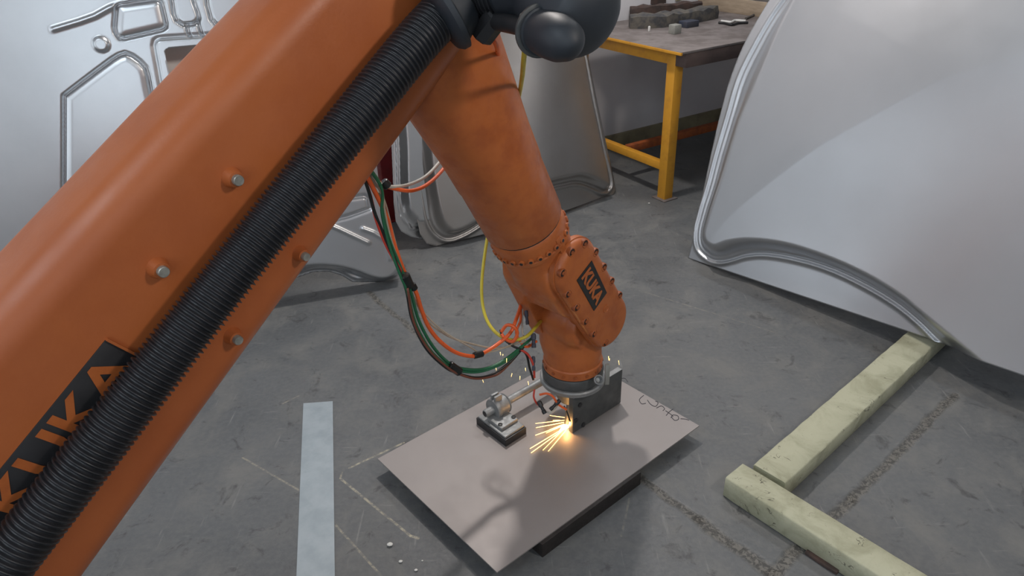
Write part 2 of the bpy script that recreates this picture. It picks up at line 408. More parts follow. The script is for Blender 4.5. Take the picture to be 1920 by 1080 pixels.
def relief(bo, bi, far, step_h, bead_h, bw):
    Pin = list(bi)+far; Pout = list(bo)+far
    def h(P):
        d1, _ = pdist(P, bo); d2, _ = pdist(P, bi); io = inside(P, Pout); ii = inside(P, Pin)
        t = np.where(ii, 1., np.where(io, d1/(d1+d2+1e-9), 0.))
        r = step_h*sst((t-.12)/.88)
        r += bead_h*1.25*ridge(d1, bw)+bead_h*.55*ridge(np.where(io, d1, 9)-bw*2.6, bw*.7)-bead_h*.5*ridge(np.where(io, d1, 9)-bw*4.6, bw*1.2)
        return r
    return h
far = [tuple(p) for p in PR.px([(2400, 600), (2400, -500), (1700, -500)])]
hr0 = relief(bead_o, bead_i, far, .10, .012, .0085)
def hr(P):
    d2, _ = pdist(P, bead_i); ii = inside(P, list(bead_i)+far)
    d3 = PR.px([(1420, 0)])[0][0]
    return hr0(P)+.05*(1-np.exp(-(np.where(ii, d2, 0)/.5)**2))-.10*np.clip(.25-P[:, 0], 0, 1)**2*np.clip(P[:, 1]*1.5, 0, 1)
o = panel('roof_pressing', PR, r_out, hr, PANEL, step=.0055)
tag(o, 'large bare steel panel at right with arched bead, end propped on timber', 'metal panel')

# --- middle panel leaning on the back wall (matching roof skin)
mA, mB = onz(818, 463), onz(1140, 368)
PM = Plane(mA, mB, math.radians(13))
m_out = PM.px([(818, 462), (800, 457), (788, 440), (781, 408), (773, 362), (762, 300), (752, 240), (735, 160), (715, 60), (700, -60)])+PM.px([(1045, -110), (1083, 20), (1105, 123), (1124, 210), (1139, 280), (1150, 330), (1155, 357), (1150, 366), (1130, 369)])
mbo = PM.px([(742, 60), (757, 160), (770, 240), (780, 310), (790, 372), (797, 410), (808, 434), (826, 449), (846, 449), (875, 434), (910, 408), (960, 376), (1010, 356), (1045, 348), (1070, 345), (1098, 352), (1122, 362), (1138, 360), (1146, 345), (1141, 315), (1133, 285), (1121, 230), (1111, 186), (1097, 117), (1080, 40)], 5)
mbi = PM.px([(765, 60), (782, 160), (796, 240), (803, 310), (812, 365), (822, 400), (833, 422), (846, 425), (868, 415), (905, 390), (960, 352), (1010, 333), (1045, 326), (1070, 322), (1098, 330), (1116, 342), (1127, 343), (1124, 315), (1115, 278), (1104, 230), (1093, 186), (1080, 117), (1064, 40)], 5)
hm0 = relief(mbo, mbi, PM.px([(1050, -200), (730, -200)]), .065, .014, .010)
wM = PM.uv(1140, 368)[0]
def hm(P): return hm0(P)+.07*np.sin(np.clip(P[:, 0]/wM, 0, 1)*math.pi)
o = panel('roof_pressing', PM, m_out, hm, PANEL_D, step=.006)
tag(o, 'dull grey steel panel standing behind the forearm, rounded beaded corners', 'metal panel')
# --- panel nested behind it: only its shiny left rim is in view
off = nrm(-WN)*.05-WD*.02
PN = Plane(mA+off, mB+off, math.radians(10))
n_out = PN.px([(790, 449), (770, 444), (752, 434), (742, 415), (738, 380), (736, 320), (733, 250), (722, 150), (705, 0)])+PN.px([(1000, -40), (1060, 330), (1080, 365)])
nbo = PN.px([(718, 60), (734, 180), (743, 260), (745, 330), (747, 375), (752, 402), (765, 420), (785, 428), (900, 398), (1040, 345)], 5)
nbi = PN.px([(734, 60), (748, 180), (757, 260), (759, 330), (761, 370), (766, 388), (778, 402), (796, 408), (900, 378), (1040, 322)], 5)
hn = relief(nbo, nbi, PN.px([(1030, -100), (730, -100)]), .05, .008, .006)
n_out = [(a, max(b, 0)) for a, b in n_out]
o = panel('roof_pressing', PN, n_out, hn, PANEL_B, step=.006)
tag(o, 'shiny steel panel nested just behind the dull grey one', 'metal panel')

# --- left inner body side with embossed fields and a window opening
lB = onz(757, 538); lA = lB+V(-1, -.30, 0)
PL = Plane(lB, lA, math.radians(8)); PL.e = -PL.e  # u grows to the right
l_out = PL.px([(757, 538), (745, 490), (729, 440), (712, 385), (695, 310), (665, 190), (640, 60), (615, -80)])+PL.px([(300, -110), (-150, -60), (-150, 640), (20, 640), (300, 600), (470, 560), (545, 537), (589, 522), (620, 521), (645, 529), (664, 541), (690, 541), (720, 541)])
l_out = [(a, max(b, 0.)) for a, b in l_out]
hole = PL.px([(310, 97), (313, 92), (320, 90), (387, 83), (470, 74), (500, 74), (520, 84), (540, 190), (525, 205), (360, 228), (338, 224), (333, 214), (331, 200)])
rimo = PL.px([(288, 86), (290, 76), (298, 71), (396, 65), (520, 53), (545, 66), (570, 205), (545, 232), (340, 262), (318, 250), (303, 168)])
G = [(PL.px([(218, 12), (226, 8), (290, -1), (299, 1), (304, 8), (312, 43), (311, 51), (304, 56), (234, 72), (224, 71), (217, 62), (215, 50)]), True),
     (PL.px([(321, -40), (322, 0), (326, 26), (331, 39), (343, 47), (363, 45), (371, 40), (374, 33), (372, 25), (363, 0), (352, -40)]), False),
     (PL.px([(350, 48), (352, 57), (356, 68)]), False), (PL.px([(372, 42), (375, 54), (379, 66)]), False),
     (PL.px([(384, -30), (389, 10), (396, 36), (403, 45), (413, 49), (425, 45), (440, 35)]), False),
     (PL.px([(120, 180), (175, 138), (210, 112), (223, 104), (235, 100), (248, 105), (262, 115), (273, 127), (278, 142), (282, 165), (290, 200), (302, 250), (300, 320), (120, 360)]), True)]
G2 = [PL.px([(100, 55), (150, 40), (178, 30), (205, 15), (245, 0), (300, -20)]), PL.px([(600, 415), (635, 429), (690, 455)]), PL.px([(681, 429), (700, 436), (726, 452), (732, 485)])]
rect2 = PL.px([(560, 395), (640, 374), (684, 368), (690, 373), (694, 392), (655, 406), (560, 430)])
arch = PL.px([(380, 570), (470, 530), (540, 503), (589, 494), (635, 496), (669, 504), (705, 517), (729, 516), (746, 500)], 4)
archo = PL.px([(380, 600), (470, 555), (545, 527), (589, 513), (622, 512), (648, 521), (672, 532), (705, 534), (735, 530), (757, 516)], 4)
disc = np.array(PL.uv(190, 83))
def hl(P):
    h = np.zeros(len(P))
    for g_, cl in G:
        d, _ = pdist(P, g_, cl); h -= .020*ridge(d, .0048)
        if cl: h += np.where(inside(P, g_), .006*sst(d/.03), 0)
    for g_ in G2: d, _ = pdist(P, g_); h += .008*ridge(d, .008)
    d, _ = pdist(P, rimo, True); io = inside(P, rimo); h += np.where(io, .012*sst(d/.012), 0); h -= .006*ridge(d, .006)
    d, _ = pdist(P, rect2, True); h -= .012*ridge(d, .007)
    d, _ = pdist(P, arch); da, _ = pdist(P, archo)
    below = inside(P, list(arch)+[(P[:, 0].max()+.2, -.2), (P[:, 0].min(), -.3)])
    h -= np.where(below, .09*sst(d/.06), 0); h += .008*ridge(da, .008)
    d = np.hypot(*(P-disc).T); h += .012*(1-sst((d-.02)/.010))
    return h
o = panel('body_side_pressing', PL, l_out, hl, PANEL_B, holes=[hole], step=.0045)
tag(o, 'pressed steel inner body side at left with embossed fields and window opening', 'metal panel')
# sheet seen through the opening and beside the left panel, and the red post
wl = onz(722, 400, 0)
p0 = room(-2.42, .03, 0); 
g = MB().add(obox(room(-3.7, .56, .0), WD*1.58, -WN*.2+ZU*1.2, WN*.002, 0))
o = g.build('steel_sheet', PANEL_D, smooth=False); tag(o, 'plain grey steel sheet leaning just behind the left pressed panel', 'metal sheet')
rb = dep(727, 330, 3.86); rb[2] = 0
t = thing('red_post', 'dark red painted upright behind the hoses, between the steel panels', 'post', rb)
MB().add(obox(rb-WD*.045-WN*.03, WD*.10, WN*.06, ZU*1.5, .006)).build('upright', RED, t)
MB().add(obox(rb-WD*.075-WN*.045, WD*.15, WN*.09, ZU*.008, .002)).build('foot_plate', RED, t)

# ================================================================ TIMBERS, STRIP, CHIPS ON THE FLOOR
XD = V(math.sin(math.radians(39.9)), -math.cos(math.radians(39.9)), 0); XD = V(.643, -.766, 0); YD = V(.766, .643, 0)
def wob_box(o, ex, ey, ez, nseg, amp, rnd=.006):
    o, ex, ey, ez = [np.array(a, float) for a in (o, ex, ey, ez)]; ux, uy, uz = nrm(ex), nrm(ey), nrm(ez); ly, lz = np.linalg.norm(ey), np.linalg.norm(ez); rs = []
    for k in range(nseg+1):
        t = k/nseg; ins = rnd if k in (0, nseg) else 0
        w = [random.uniform(-amp, amp) for _ in range(8)]
        pts = []
        for i, (a, b) in enumerate(((rnd, 0), (ly-rnd, 0), (ly, rnd), (ly, lz-rnd), (ly-rnd, lz), (rnd, lz), (0, lz-rnd), (0, rnd))):
            a = a*(1-ins/ly*1.)+ins*.5; zz = b
            if b > lz/2: a += w[i]; zz += w[(i+3) % 8]*.6
            pts.append(o+ex*t+uy*a+uz*zz)
        rs.append(pts)
    return rings(rs)
fo = onz(1360, 895.5, .075); fo[2] = 0
fa, fb = onz(1360, 895.5, .075), onz(1649, 1080, .075); fd = nrm((fb-fa)*V(1, 1, 0))
MBt = MB().add(wob_box(fo, fd*1.5, nrm(np.cross(ZU, fd))*.092, ZU*.075, 40, .0006, .004))
o = MBt.build('timber_beam', TIMBER, angle=50); tag(o, 'pale yellow timber beam nearest the viewer, running out at lower right', 'beam', 'painted floor timbers')
ta, tb, tc = onz(1411, 871.5, .07), onz(1704, 619, .07), onz(1471, 914, .07); td = nrm(tb-ta); ta[2] = 0
tw = nrm(np.cross(td, ZU)); st = ta+td*.004
o = MB().add(wob_box(st, td*1.75, tw*.108, ZU*.07, 50, .0010, .004)).build('timber_beam', TIMBER, angle=50)
tag(o, 'rough chipped pale timber beam running back under the right steel panel', 'beam', 'painted floor timbers')
# scrap timber offcut below the front beam
q = onz(1508, 1040); o = MB().add(wob_box(q, fd*.09, nrm(np.cross(ZU, fd))*.03, ZU*.012, 3, .001, .002)).build('wood_offcut', SCRAP_R); tag(o, 'small dark offcut poking out under the near timber beam', 'offcut')
sp = [onz(569, 757), onz(624, 753), onz(628, 1080), onz(556, 1080)]
dl = (sp[2]-sp[1]); dr = (sp[3]-sp[0])
bl, br = sp[0]+dr*1.35, sp[1]+dl*1.35
v = [*sp[:2], br, bl]; v = v+[p+ZU*.0022 for p in v]
o = mesh('metal_strip', v, [(0, 1, 2, 3), (7, 6, 5, 4), (0, 4, 5, 1), (1, 5, 6, 2), (2, 6, 7, 3), (3, 7, 4, 0)], STRIPM, smooth=False); tag(o, 'long pale grey flat metal strip lying on the floor at left', 'strip')
for (x, y, r, lb) in ((731, 1023, .009, 'largest white chip, beside the corner of the chalk line'), (751, 1054, .006, 'small white chip between the largest one and the frame bottom'), (780, 1070, .005, 'small white chip nearest the bottom corner of the steel sheet'), (792, 1052, .003, 'tiny white speck beside the steel sheet shadow'), (1217, 382, .006, 'small white chip by the workbench foot'), (1082, 632, .0, '')):
    if not r: continue
    p = onz(x, y)+ZU*r*.55
    rs = [[p+ZU*r*.55*math.sin(a)+r*math.cos(a)*(V(math.cos(b), math.sin(b)*.75, 0))*random.uniform(.85, 1.1) for b in np.linspace(0, 2*math.pi, 9)[:-1]] for a in (-1.3, -.5, .3, 1.2)]
    o = MB().add(rings(rs)).build('white_chip', WHITEP); tag(o, lb, 'debris', 'white chips on the floor')

# ================================================================ YELLOW WORKBENCH
leg0 = onz(1246, 371); TH = .84; LW = .062
t = thing('workbench', 'yellow steel workbench with rusty grey top against the back wall', 'workbench', leg0)
bu, bv = WD, -WN   # long side, towards wall
TL, TW, RB = 1.9, .86, .80
def legat(a, b, seen=True):
    p = leg0+bu*a+bv*b-bu*LW/2-bv*LW/2
    MB().add(obox(p, bu*LW, bv*LW, ZU*(TH-.03), .004)).build('leg', YELLOW, t)
    MB().add(obox(p-bu*.022-bv*.022, bu*(LW+.044), bv*(LW+.044), ZU*.006, .001)).build('foot_plate', TABLETOP, t)
legat(0, 0); legat(0, RB); legat(TL-.1, 0); legat(TL-.1, RB)
for b in (-.08, RB):
    MB().add(obox(leg0+bu*(LW/2 if b > 0 else -.03)+bv*(b-.025)+ZU*(TH-.085), bu*(TL-.1-LW), bv*(.05 if b > 0 else .075), ZU*.072, .003)).build('top_rail', RAILBR, t)
for a in (0, TL-.1):
    MB().add(obox(leg0+bu*(a-.025)+bv*LW/2+ZU*(TH-.085), bv*(RB-LW), bu*.05, ZU*.065, .003)).build('top_rail', YELLOW, t)
    MB().add(obox(leg0+bu*(a-.02)+bv*LW/2+ZU*.165, bv*(RB-LW), bu*.04, ZU*.045, .003)).build('lower_rail', YELLOW, t)
MB().add(obox(leg0+bu*LW/2+bv*(.36)+ZU*.165, bu*(TL-.1-LW), bv*.04, ZU*.045, .003)).build('lower_rail', ORANGE_D, t)
MB().add(obox(leg0-bu*.075-bv*.11+ZU*(TH-.012), bu*(TL+.05), bv*(TW+.08), ZU*.012, .002)).build('table_top', TABLETOP, t)
MB().add(obox(leg0-bu*.078-bv*.112+ZU*(TH-.016), bu*.012, bv*(TW+.08), ZU*.014, .001)).build('edge_strip', YELLOW, t)
bk = leg0+bv*.52-bu*.02+ZU*.10
MB().add(lathe(bk-bu*.01, -bu, [(0, .028), (.012, .028), (.012, .014), (0, .014)], 20, False, False)).build('ring', YELLOW, t)
ttz = TH
def on_table(x, y, dz=0): return onz(x, y, ttz+dz)
# things on the bench
def lump(name, pts, w, h, m, lb, cat='scrap', grp='scrap on the workbench', rough=.006, seg=14, zb=0):
    P = [on_table(*p)+ZU*(h/2+zb) for p in pts]; P, s = resample(spline(P, 6), .04)
    rs = []
    for i in range(len(P)):
        T = nrm(P[min(i+1, len(P)-1)]-P[max(i-1, 0)]); sd = nrm(np.cross(T, ZU)); k = 1 if 0 < i < len(P)-1 else .8
        rs.append([P[i]+k*sd*w/2*a+ZU*h/2*b*(k if b > 0 else 1)+(ZU*random.uniform(-rough, rough) if b > 0 else 0)+sd*random.uniform(-rough, rough)*(1 if b > 0 else .3)
                   for a, b in ((-1, -1), (1, -1), (1.05, 0), (1, .8), (.6, 1), (-.6, 1), (-1, .8), (-1.05, 0))])
    o = MB().add(rings(rs)).build(name, m, angle=30); tag(o, lb, cat, grp); return o
lump('scrap_bar', [(1180, 52), (1230, 50), (1290, 42), (1337, 33)], .10, .075, SCRAP, 'long grimy bar lying along the front of the workbench top', 'bar', rough=.008)
lump('scrap_bar', [(1182, 33), (1240, 30), (1310, 22)], .08, .07, SCRAP_R, 'rusty brown bar behind the long grimy bar on the workbench', 'bar', rough=.008)
lump('scrap_lump', [(1218, 26), (1232, 24), (1243, 23)], .07, .05, SCRAP_R, 'rusty lump sitting on the brown bar, under the wall strip', zb=.06, rough=.008)
def blk(name, x, y, a, b, h, m, lb, cat='box'):
    p = on_table(x, y); o = MB().add(obox(p-bu*a/2-bv*b/2, bu*a, bv*b, ZU*h, .004)).build(name, m); tag(o, lb, cat, 'scrap on the workbench'); return o
blk('dusty_block', 1265, 63, .055, .05, .05, PALE, 'small pale dusty block near the workbench corner', 'block')
blk('dark_block', 1291, 50, .10, .07, .035, SCRAP_B, 'dark blue block in front of the long grimy bar', 'block')
blk('small_white_stub', 1217, 59, .012, .012, .03, PAPER, 'tiny white stub at the front edge of the workbench', 'stub')
def plier(pts, m, name, lb):
    o = MB().add(sweep(spline([on_table(*p)+ZU*.008 for p in pts], 5), .007, 8)).build(name, m); tag(o, lb, 'tool', 'tools on the workbench')
plier([(1347, 45), (1358, 46), (1372, 49), (1384, 46), (1402, 45)], BLACK, 'hand_tool', 'dark hand tool lying on the workbench near the big panel')
plier([(1352, 42), (1370, 44), (1378, 41), (1398, 42)], PAPER, 'hand_tool', 'pale hand tool lying behind the dark one')
plier([(1398, 37), (1408, 33), (1414, 30)], SCRAP, 'hand_tool', 'small grimy tool lying by the plywood board')
# plywood board standing on the bench against the wall, paper above it, wall strip
b0 = on_table(1299, 14); b1 = on_table(1416, 31)
bd_ = nrm(b1-b0)
o = MB().add(obox(b0+bd_*.04, bd_*.62, np.cross(ZU, bd_)*.02, ZU*.088, .002)).build('plywood_board', WOODB); tag(o, 'plywood board standing at the back of the workbench', 'board')
pp = room(0, 0, 0)
def onwall(x, y): return onplane(x, y, WP+WN*.006, WN)
pq = onwall(1374, 3); 
t2 = thing('wall_notice', 'white paper notice on the wall above the plywood board', 'notice', pq)
MB().add(obox(pq-ZU*.012, WD*.5, ZU*.3, -WN*.004)).build('paper', PAPER, t2, smooth=False)
for k in range(3):
    q = onwall(1388+7*k, 4)+WN*.001; MB().add(obox(q-ZU*.01, WD*.008, ZU*.06, WN*.001)).build('printed_stroke', INK, t2, smooth=False)
q = onwall(1264, 30); q[2] = .0
o = MB().add(obox(q+ZU*.9, WD*.045, ZU*(HH-.9), WN*.012)).build('trim_1', WALLY, smooth=False); struct(o)

# ================================================================ STEEL SHEET AND ITS SUPPORT
SZ = .055
cA, cB, cC = onz(708, 860, SZ), onz(932, 1073, SZ), onz(1311, 798, SZ); cD = cA+cC-cB
v = [p-ZU*.004 for p in (cB, cC, cD, cA)]+[cB, cC, cD, cA]
o = mesh('steel_sheet', v, [(3, 2, 1, 0), (4, 5, 6, 7), (0, 1, 5, 4), (1, 2, 6, 5), (2, 3, 7, 6), (3, 0, 4, 7)], SHEET, smooth=False)
tag(o, 'rectangular steel sheet under the robot tool, being welded', 'metal sheet'); sheet_o = o
def stroke(px_pts, r=.0011):
    return sweep(spline([onz(*p, SZ+.0006) for p in px_pts], 5), r, 6)
g = MB()
for pts in ([(1207, 741), (1199, 749), (1203, 757), (1211, 756)], [(1214, 750), (1220, 758), (1229, 762), (1234, 755), (1229, 752)], [(1231, 765), (1240, 761), (1246, 766), (1243, 770)],
            [(1248, 770), (1258, 777), (1262, 781)], [(1262, 767), (1255, 772), (1249, 779)], [(1259, 782), (1265, 788), (1272, 786), (1271, 780), (1262, 778), (1258, 783)], [(1276, 785), (1286, 786), (1292, 788)], [(1150, 714), (1170, 709), (1177, 716)]):
    g.add(stroke(pts))
g.build('marker_writing', INK, sheet_o)['kind'] = 'stuff'
bx0, bx1 = onz(1017, 1046), onz(1201, 908); bd2 = nrm(bx1-bx0); bn = nrm(np.cross(ZU, bd2))
o = MB().add(obox(bx0+ZU*0, bd2*.407, bn*.34, ZU*(SZ-.004), .002)).build('support_block', DKSTEEL); tag(o, 'dark low block carrying the steel sheet off the floor', 'block')

# ================================================================ ROBOT
W = V(.186, 1.87, .42)
UV_, NV = V(math.sqrt(.5), math.sqrt(.5), 0), V(math.sqrt(.5), -math.sqrt(.5), 0)
def L(u, c, z): return W+UV_*u+NV*c+ZU*z
def uz(x, y, c): p = onplane(x, y, W+NV*c, NV)-W; return (np.dot(p, UV_), p[2])
SH, EL = (-1.70, .218), (-.50, 1.070)
base = L(-2.0, 0, 0); base[2] = 0
robot = thing('robot_arm', 'large orange industrial robot arm reaching down to the steel sheet', 'robot', base)
FC = .115
def slab(c1, r1, c2, r2, prof, n=28):
    """tapered capsule slab: prof = [(c, inset)]"""
    return rings([[L(u, c, z) for u, z in hull2(c1, r1-i, c2, r2-i, n)] for c, i in prof])
def flipf(vf): return vf[0], [tuple(reversed(q)) for q in vf[1]]
bev = [(FC-.055+.055*math.sin(a), .055*(1-math.cos(a))) for a in np.linspace(0, math.pi/2, 9)]
bk_ = [(-.06+.04*(1-math.sin(a)), .04*(1-math.cos(a))) for a in np.linspace(math.pi/2, 0, 6)]
link = MB().add(slab(SH, .211, EL, .161, bk_+bev)).build('link_arm', ORANGE, robot, angle=60)
# bosses with bolt heads
def boss(x, y, r):
    u, z = uz(x, y, FC+.016)
    MB().add(lathe(L(u, FC-.003, z), NV, [(0, r*1.35), (.006, r*1.2), (.016, r), (.019, r*.93)], 28)).build('boss', ORANGE, link)
    MB().add(lathe(L(u, FC+.014, z), NV, [(0, r*.66), (.009, r*.66), (.0105, r*.58)], 18)).build('bolt_head', BOLT, link)
for x, y, r in ((444, 337, .0135), (304, 508, .0135), (571, 480, .0115), (444, 636, .0125)): boss(x, y, r)
# lettered plaque, only its end shows from here
q0, q1, q2 = uz(198, 638, FC+.002), uz(233, 666, FC+.002), uz(120, 735, FC+.002)
q0, q1, q2 = map(np.array, (q0, q1, q2)); ddir = nrm((q2-q0)); ddir = nrm(np.array([math.cos(math.radians(215.5)), math.sin(math.radians(215.5))])); wdir = np.array([-ddir[1], ddir[0]]); 
if np.dot(wdir, q1-q0) < 0: wdir = -wdir
PWID, PLEN = .085, .30
to3 = lambda p, c: L(p[0], c, p[1])
DD, WWv = UV_*ddir[0]+ZU*ddir[1], UV_*wdir[0]+ZU*wdir[1]
plq = MB().add(obox(to3(q0, FC-.001), DD*PLEN, WWv*PWID, NV*.003, .0008)).build('logo_plate', BLACK, link)
MB().add(obox(to3(q0, FC-.001)-DD*.004, DD*.004, WWv*PWID, NV*.007)).build('plate_lip', ORANGE, link)
tv, tf = txt('KUKA', 1, 0, .02); tv = tv/np.ptp(tv[:, 0])*1.0; hgt = np.ptp(tv[:, 1])
ctr = to3(q0, FC+.003)+DD*(PLEN/2+.0)+WWv*PWID/2
mesh('logo_letters', [ctr-DD*p[0]*(PLEN-.03)-WWv*p[1]/hgt*PWID*.72 for p in tv], tf, ORANGE_W, plq, smooth=False)
# shoulder, turret and base (mostly outside the frame)
MB().add(lathe(L(SH[0], -.30, SH[1]), NV, [(0, .12), (.02, .17), (.20, .19), (.235, .19)], 40)).build('shoulder_motor', ORANGE_W, robot)
tp = L(SH[0]-.22, -.16, 0)
MB().add(lathe((tp[0], tp[1], .40), ZU, [(0, .30), (.05, .30), (.12, .24), (.3, .2), (.42, .15)], 40)).build('turret', ORANGE_W, robot)
MB().add(lathe((tp[0], tp[1], 0), ZU, [(0, .36), (.03, .36), (.04, .29), (.36, .26), (.40, .28)], 40)).build('base', ORANGE_D, robot)
# elbow hub + forearm
fd_ = nrm(UV_*-.458+ZU*.889); fs = np.cross(NV, fd_)   # axis from wrist up to the elbow, in-plane side vector
def F(s, a=0, c=0): return W+fd_*s+fs*a+NV*c
MB().add(lathe(L(EL[0], -.24, EL[1]), NV, [(0, .10), (.01, .125), (.20, .14), (.34, .14)], 40)).build('elbow_hub', ORANGE_W, robot)
secs = []
for s, a, b, e in ((.468, .104, .104, 2), (.473, .107, .107, 2), (.64, .109, .109, 2), (.652, .1115, .1115, 2), (.74, .113, .1115, 2.1), (.83, .118, .109, 2.4), (.93, .124, .106, 2.8), (1.04, .132, .103, 3.2), (1.16, .135, .10, 3.4), (1.30, .13, .098, 3.4), (1.33, .11, .08, 3.4)):
    ring = []
    for k in range(48):
        th = 2*math.pi*k/48; cs, sn = math.cos(th), math.sin(th); rr = (abs(cs)**e+abs(sn)**e)**(-1/e)
        ring.append(F(s, a*rr*cs, b*rr*sn))
    secs.append(ring)
fore = MB().add(rings(secs)).build('forearm', ORANGE_W, robot, angle=50)
# dark seam and bolted collar
MB().add(lathe(F(.462), fd_, [(0, .1015), (.014, .1015)], 40)).build('seam_ring', DKSTEEL, robot)
collar = MB().add(lathe(F(.395), fd_, [(-.012, .086), (-.004, .098), (0, .106), (.012, .108), (.014, .1045), (.05, .1045), (.064, .102), (.068, .098)], 48)).build('wrist_collar', ORANGE_W, robot)
for k in range(26):
    a = 2*math.pi*k/26; dr_ = fs*math.cos(a)+NV*math.sin(a)
    MB().add(lathe(F(.4165)+dr_*.1035, dr_, [(0, .0085), (.005, .0085), (.0065, .006)], 12)).build('bolt', ORANGE_W, collar)
    MB().add(lathe(F(.4165)+dr_*.109, dr_, [(0, .0052), (.0012, .005)], 6)).build('bolt_socket', BLACK, collar)
# side cover outline fitted on its own plane
CC = .118
T1, T2 = np.array((-.1243, .2751)), np.array((.0361, .0264)); RC = .082
hdir = nrm(T1-T2)
# wrist housing: body below the collar plus the two fork cheeks, welded into one skin
def remesh(o, vs, sm=8):
    r = o.modifiers.new('weld', 'REMESH'); r.mode = 'VOXEL'; r.voxel_size = vs; r.use_smooth_shade = True
    s = o.modifiers.new('smooth', 'SMOOTH'); s.iterations = sm; s.factor = .5
g = MB()
g.add(lathe(F(.405), -fd_, [(0, .094), (.03, .096), (.12, .098), (.19, .09), (.215, .07)], 40))
g.add(flipf(slab(tuple(T1*.96), RC*1.0, tuple(T2), RC*.98, [(CC-.03, .004), (CC-.034, 0), (.055, 0), (.05, .01)])))
g.add(slab((-.115, .225), .085, (-.018, .015), .083, [(-.112, .02), (-.104, .004), (-.09, 0), (-.05, .004)]))
g.add(slab((-.13, .25), .088, (-.09, .17), .075, [(-.09, .01), (-.08, 0), (.08, 0), (.09, .01)]))
house = g.build('wrist_housing', ORANGE_W, robot, angle=180); remesh(house, .004, 10)
cover = MB().add(slab(tuple(T1), RC+.004, tuple(T2), RC+.004, [(CC-.033, .006), (CC-.032, 0), (CC-.016, 0), (CC-.0155, .003)]+[(CC-.016+.02*math.sin(a), .003+.022*(1-math.cos(a))) for a in np.linspace(0, math.pi/2, 8)])).build('side_cover', ORANGE_W, robot, angle=50)
def cbolt(x, y, k=0):
    u, z = uz(x, y, CC); q_ = np.array((u, z)); tt = np.clip(np.dot(q_-T1, T2-T1)/np.dot(T2-T1, T2-T1), 0, 1); ce = T1+tt*(T2-T1); q_ = ce+nrm(q_-ce)*min(np.linalg.norm(q_-ce), RC-.0115); p = L(q_[0], CC-.0030, q_[1])
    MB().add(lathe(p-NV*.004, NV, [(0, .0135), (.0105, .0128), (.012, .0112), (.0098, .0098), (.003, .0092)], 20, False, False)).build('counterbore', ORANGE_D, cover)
    MB().add(lathe(p+NV*.002, NV, [(0, .0095), (.0045, .0095)], 16)).build('shadowed_recess', DKSTEEL, cover)  # dark disc: shade of the counterbore put in as colour
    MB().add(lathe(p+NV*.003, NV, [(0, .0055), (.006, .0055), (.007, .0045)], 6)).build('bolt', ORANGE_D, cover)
for x, y in ((1068, 467), (1053, 512), (1064, 551), (1079, 578), (1094, 607), (1107, 634), (1097, 449), (1118, 469), (1133, 498), (1147, 525), (1161, 553), (1134, 642)): cbolt(x, y)
u, z = uz(1137, 579, CC+.005)
MB().add(lathe(L(u, CC+.003, z), NV, [(0, .0135), (.003, .013), (.003, .009), (.0015, .008), (.0015, .004), (.003, .0035)], 24)).build('filler_plug', ORANGE_W, cover)
# logo badge
b_ = [np.array(uz(*p, CC+.006)) for p in ((1082, 526), (1110, 489), (1138, 549), (1114, 583))]
def bil(s, t, c): # s along the long side (reading), t across (letter up)
    p = (1-s)*(1-t)*b_[0]+(1-s)*t*b_[1]+s*t*b_[2]+s*(1-t)*b_[3]; return L(p[0], c, p[1])
v = [bil(a, b, c) for c in (CC+.003, CC+.0062) for a, b in ((0, 0), (1, 0), (1, 1), (0, 1))]
badge = mesh('logo_plate', v, [(3, 2, 1, 0), (4, 5, 6, 7), (0, 1, 5, 4), (1, 2, 6, 5), (2, 3, 7, 6), (3, 0, 4, 7)], BLACK, cover, smooth=False)
tv2, tf2 = txt('KUKA', 1, 0, .045); tv2 = tv2-tv2.min(0); tv2 = tv2/np.array([np.ptp(tv2[:, 0]), np.ptp(tv2[:, 1]), 1])
mesh('logo_letters', [bil(.05+.90*p[0], .19+.62*p[1], CC+.0070) for p in tv2], tf2, ORANGE_W, badge, smooth=False)
# lug and plug beside the cover
u, z = uz(1050, 455, .10)
MB().add(obox(L(u, .085, z)-fd_*.03-fs*.008, fd_*.055, fs*.022, NV*.022, .004)).build('lug', ORANGE_W, robot)
u, z = uz(1040, 474, .10); MB().add(lathe(L(u, .085, z), NV, [(0, .011), (.012, .011), (.016, .006)], 16)).build('pale_plug', PALE, robot)
# hand: barrel between the cheeks running down into the flange
g = MB()
g.add(lathe(L(-.01, -.085, 0.02), NV, [(0, .05), (.02, .080), (.06, .088), (.13, .088), (.16, .075)], 40))
g.add(lathe((W[0], W[1], .265), ZU, [(0, .090), (.05, .091), (.09, .088), (.13, .086), (.17, .084)], 44))
g.add(lathe(tuple(np.array((W[0], W[1], .30))-NV*.02), ZU, [(0, .08), (.05, .092), (.12, .09)], 44))
hand = g.build('wrist_hand', ORANGE_W, robot, angle=180); remesh(hand, .004, 10)
MB().add(lathe((W[0], W[1], .256), ZU, [(0, .088), (.004, .0945), (.03, .0945), (.034, .091)], 48)).build('hand_ring', ORANGE_W, robot)
for k in range(16):
    a = 2*math.pi*k/16; dr_ = V(math.cos(a), math.sin(a), 0)
    MB().add(lathe(V(W[0], W[1], .2735)+dr_*.093, dr_, [(0, .0055), (.004, .0055)], 8)).build('bolt', ORANGE_D, hand)
# tool flange, adapter
fl = MB().add(lathe((W[0], W[1], .220), ZU, [(0, .090), (.004, .097), (.030, .099), (.038, .096)], 48)).build('tool_flange', PLATE, robot)
MB().add(lathe((W[0], W[1], .202), ZU, [(0, .100), (.002, .105), (.014, .106), (.018, .102)], 48)).build('adapter_ring', CAST, robot)
MB().add(lathe((W[0], W[1], .130), ZU, [(0, .05), (.03, .06), (.073, .075)], 32)).build('tool_body', PLATE, robot)
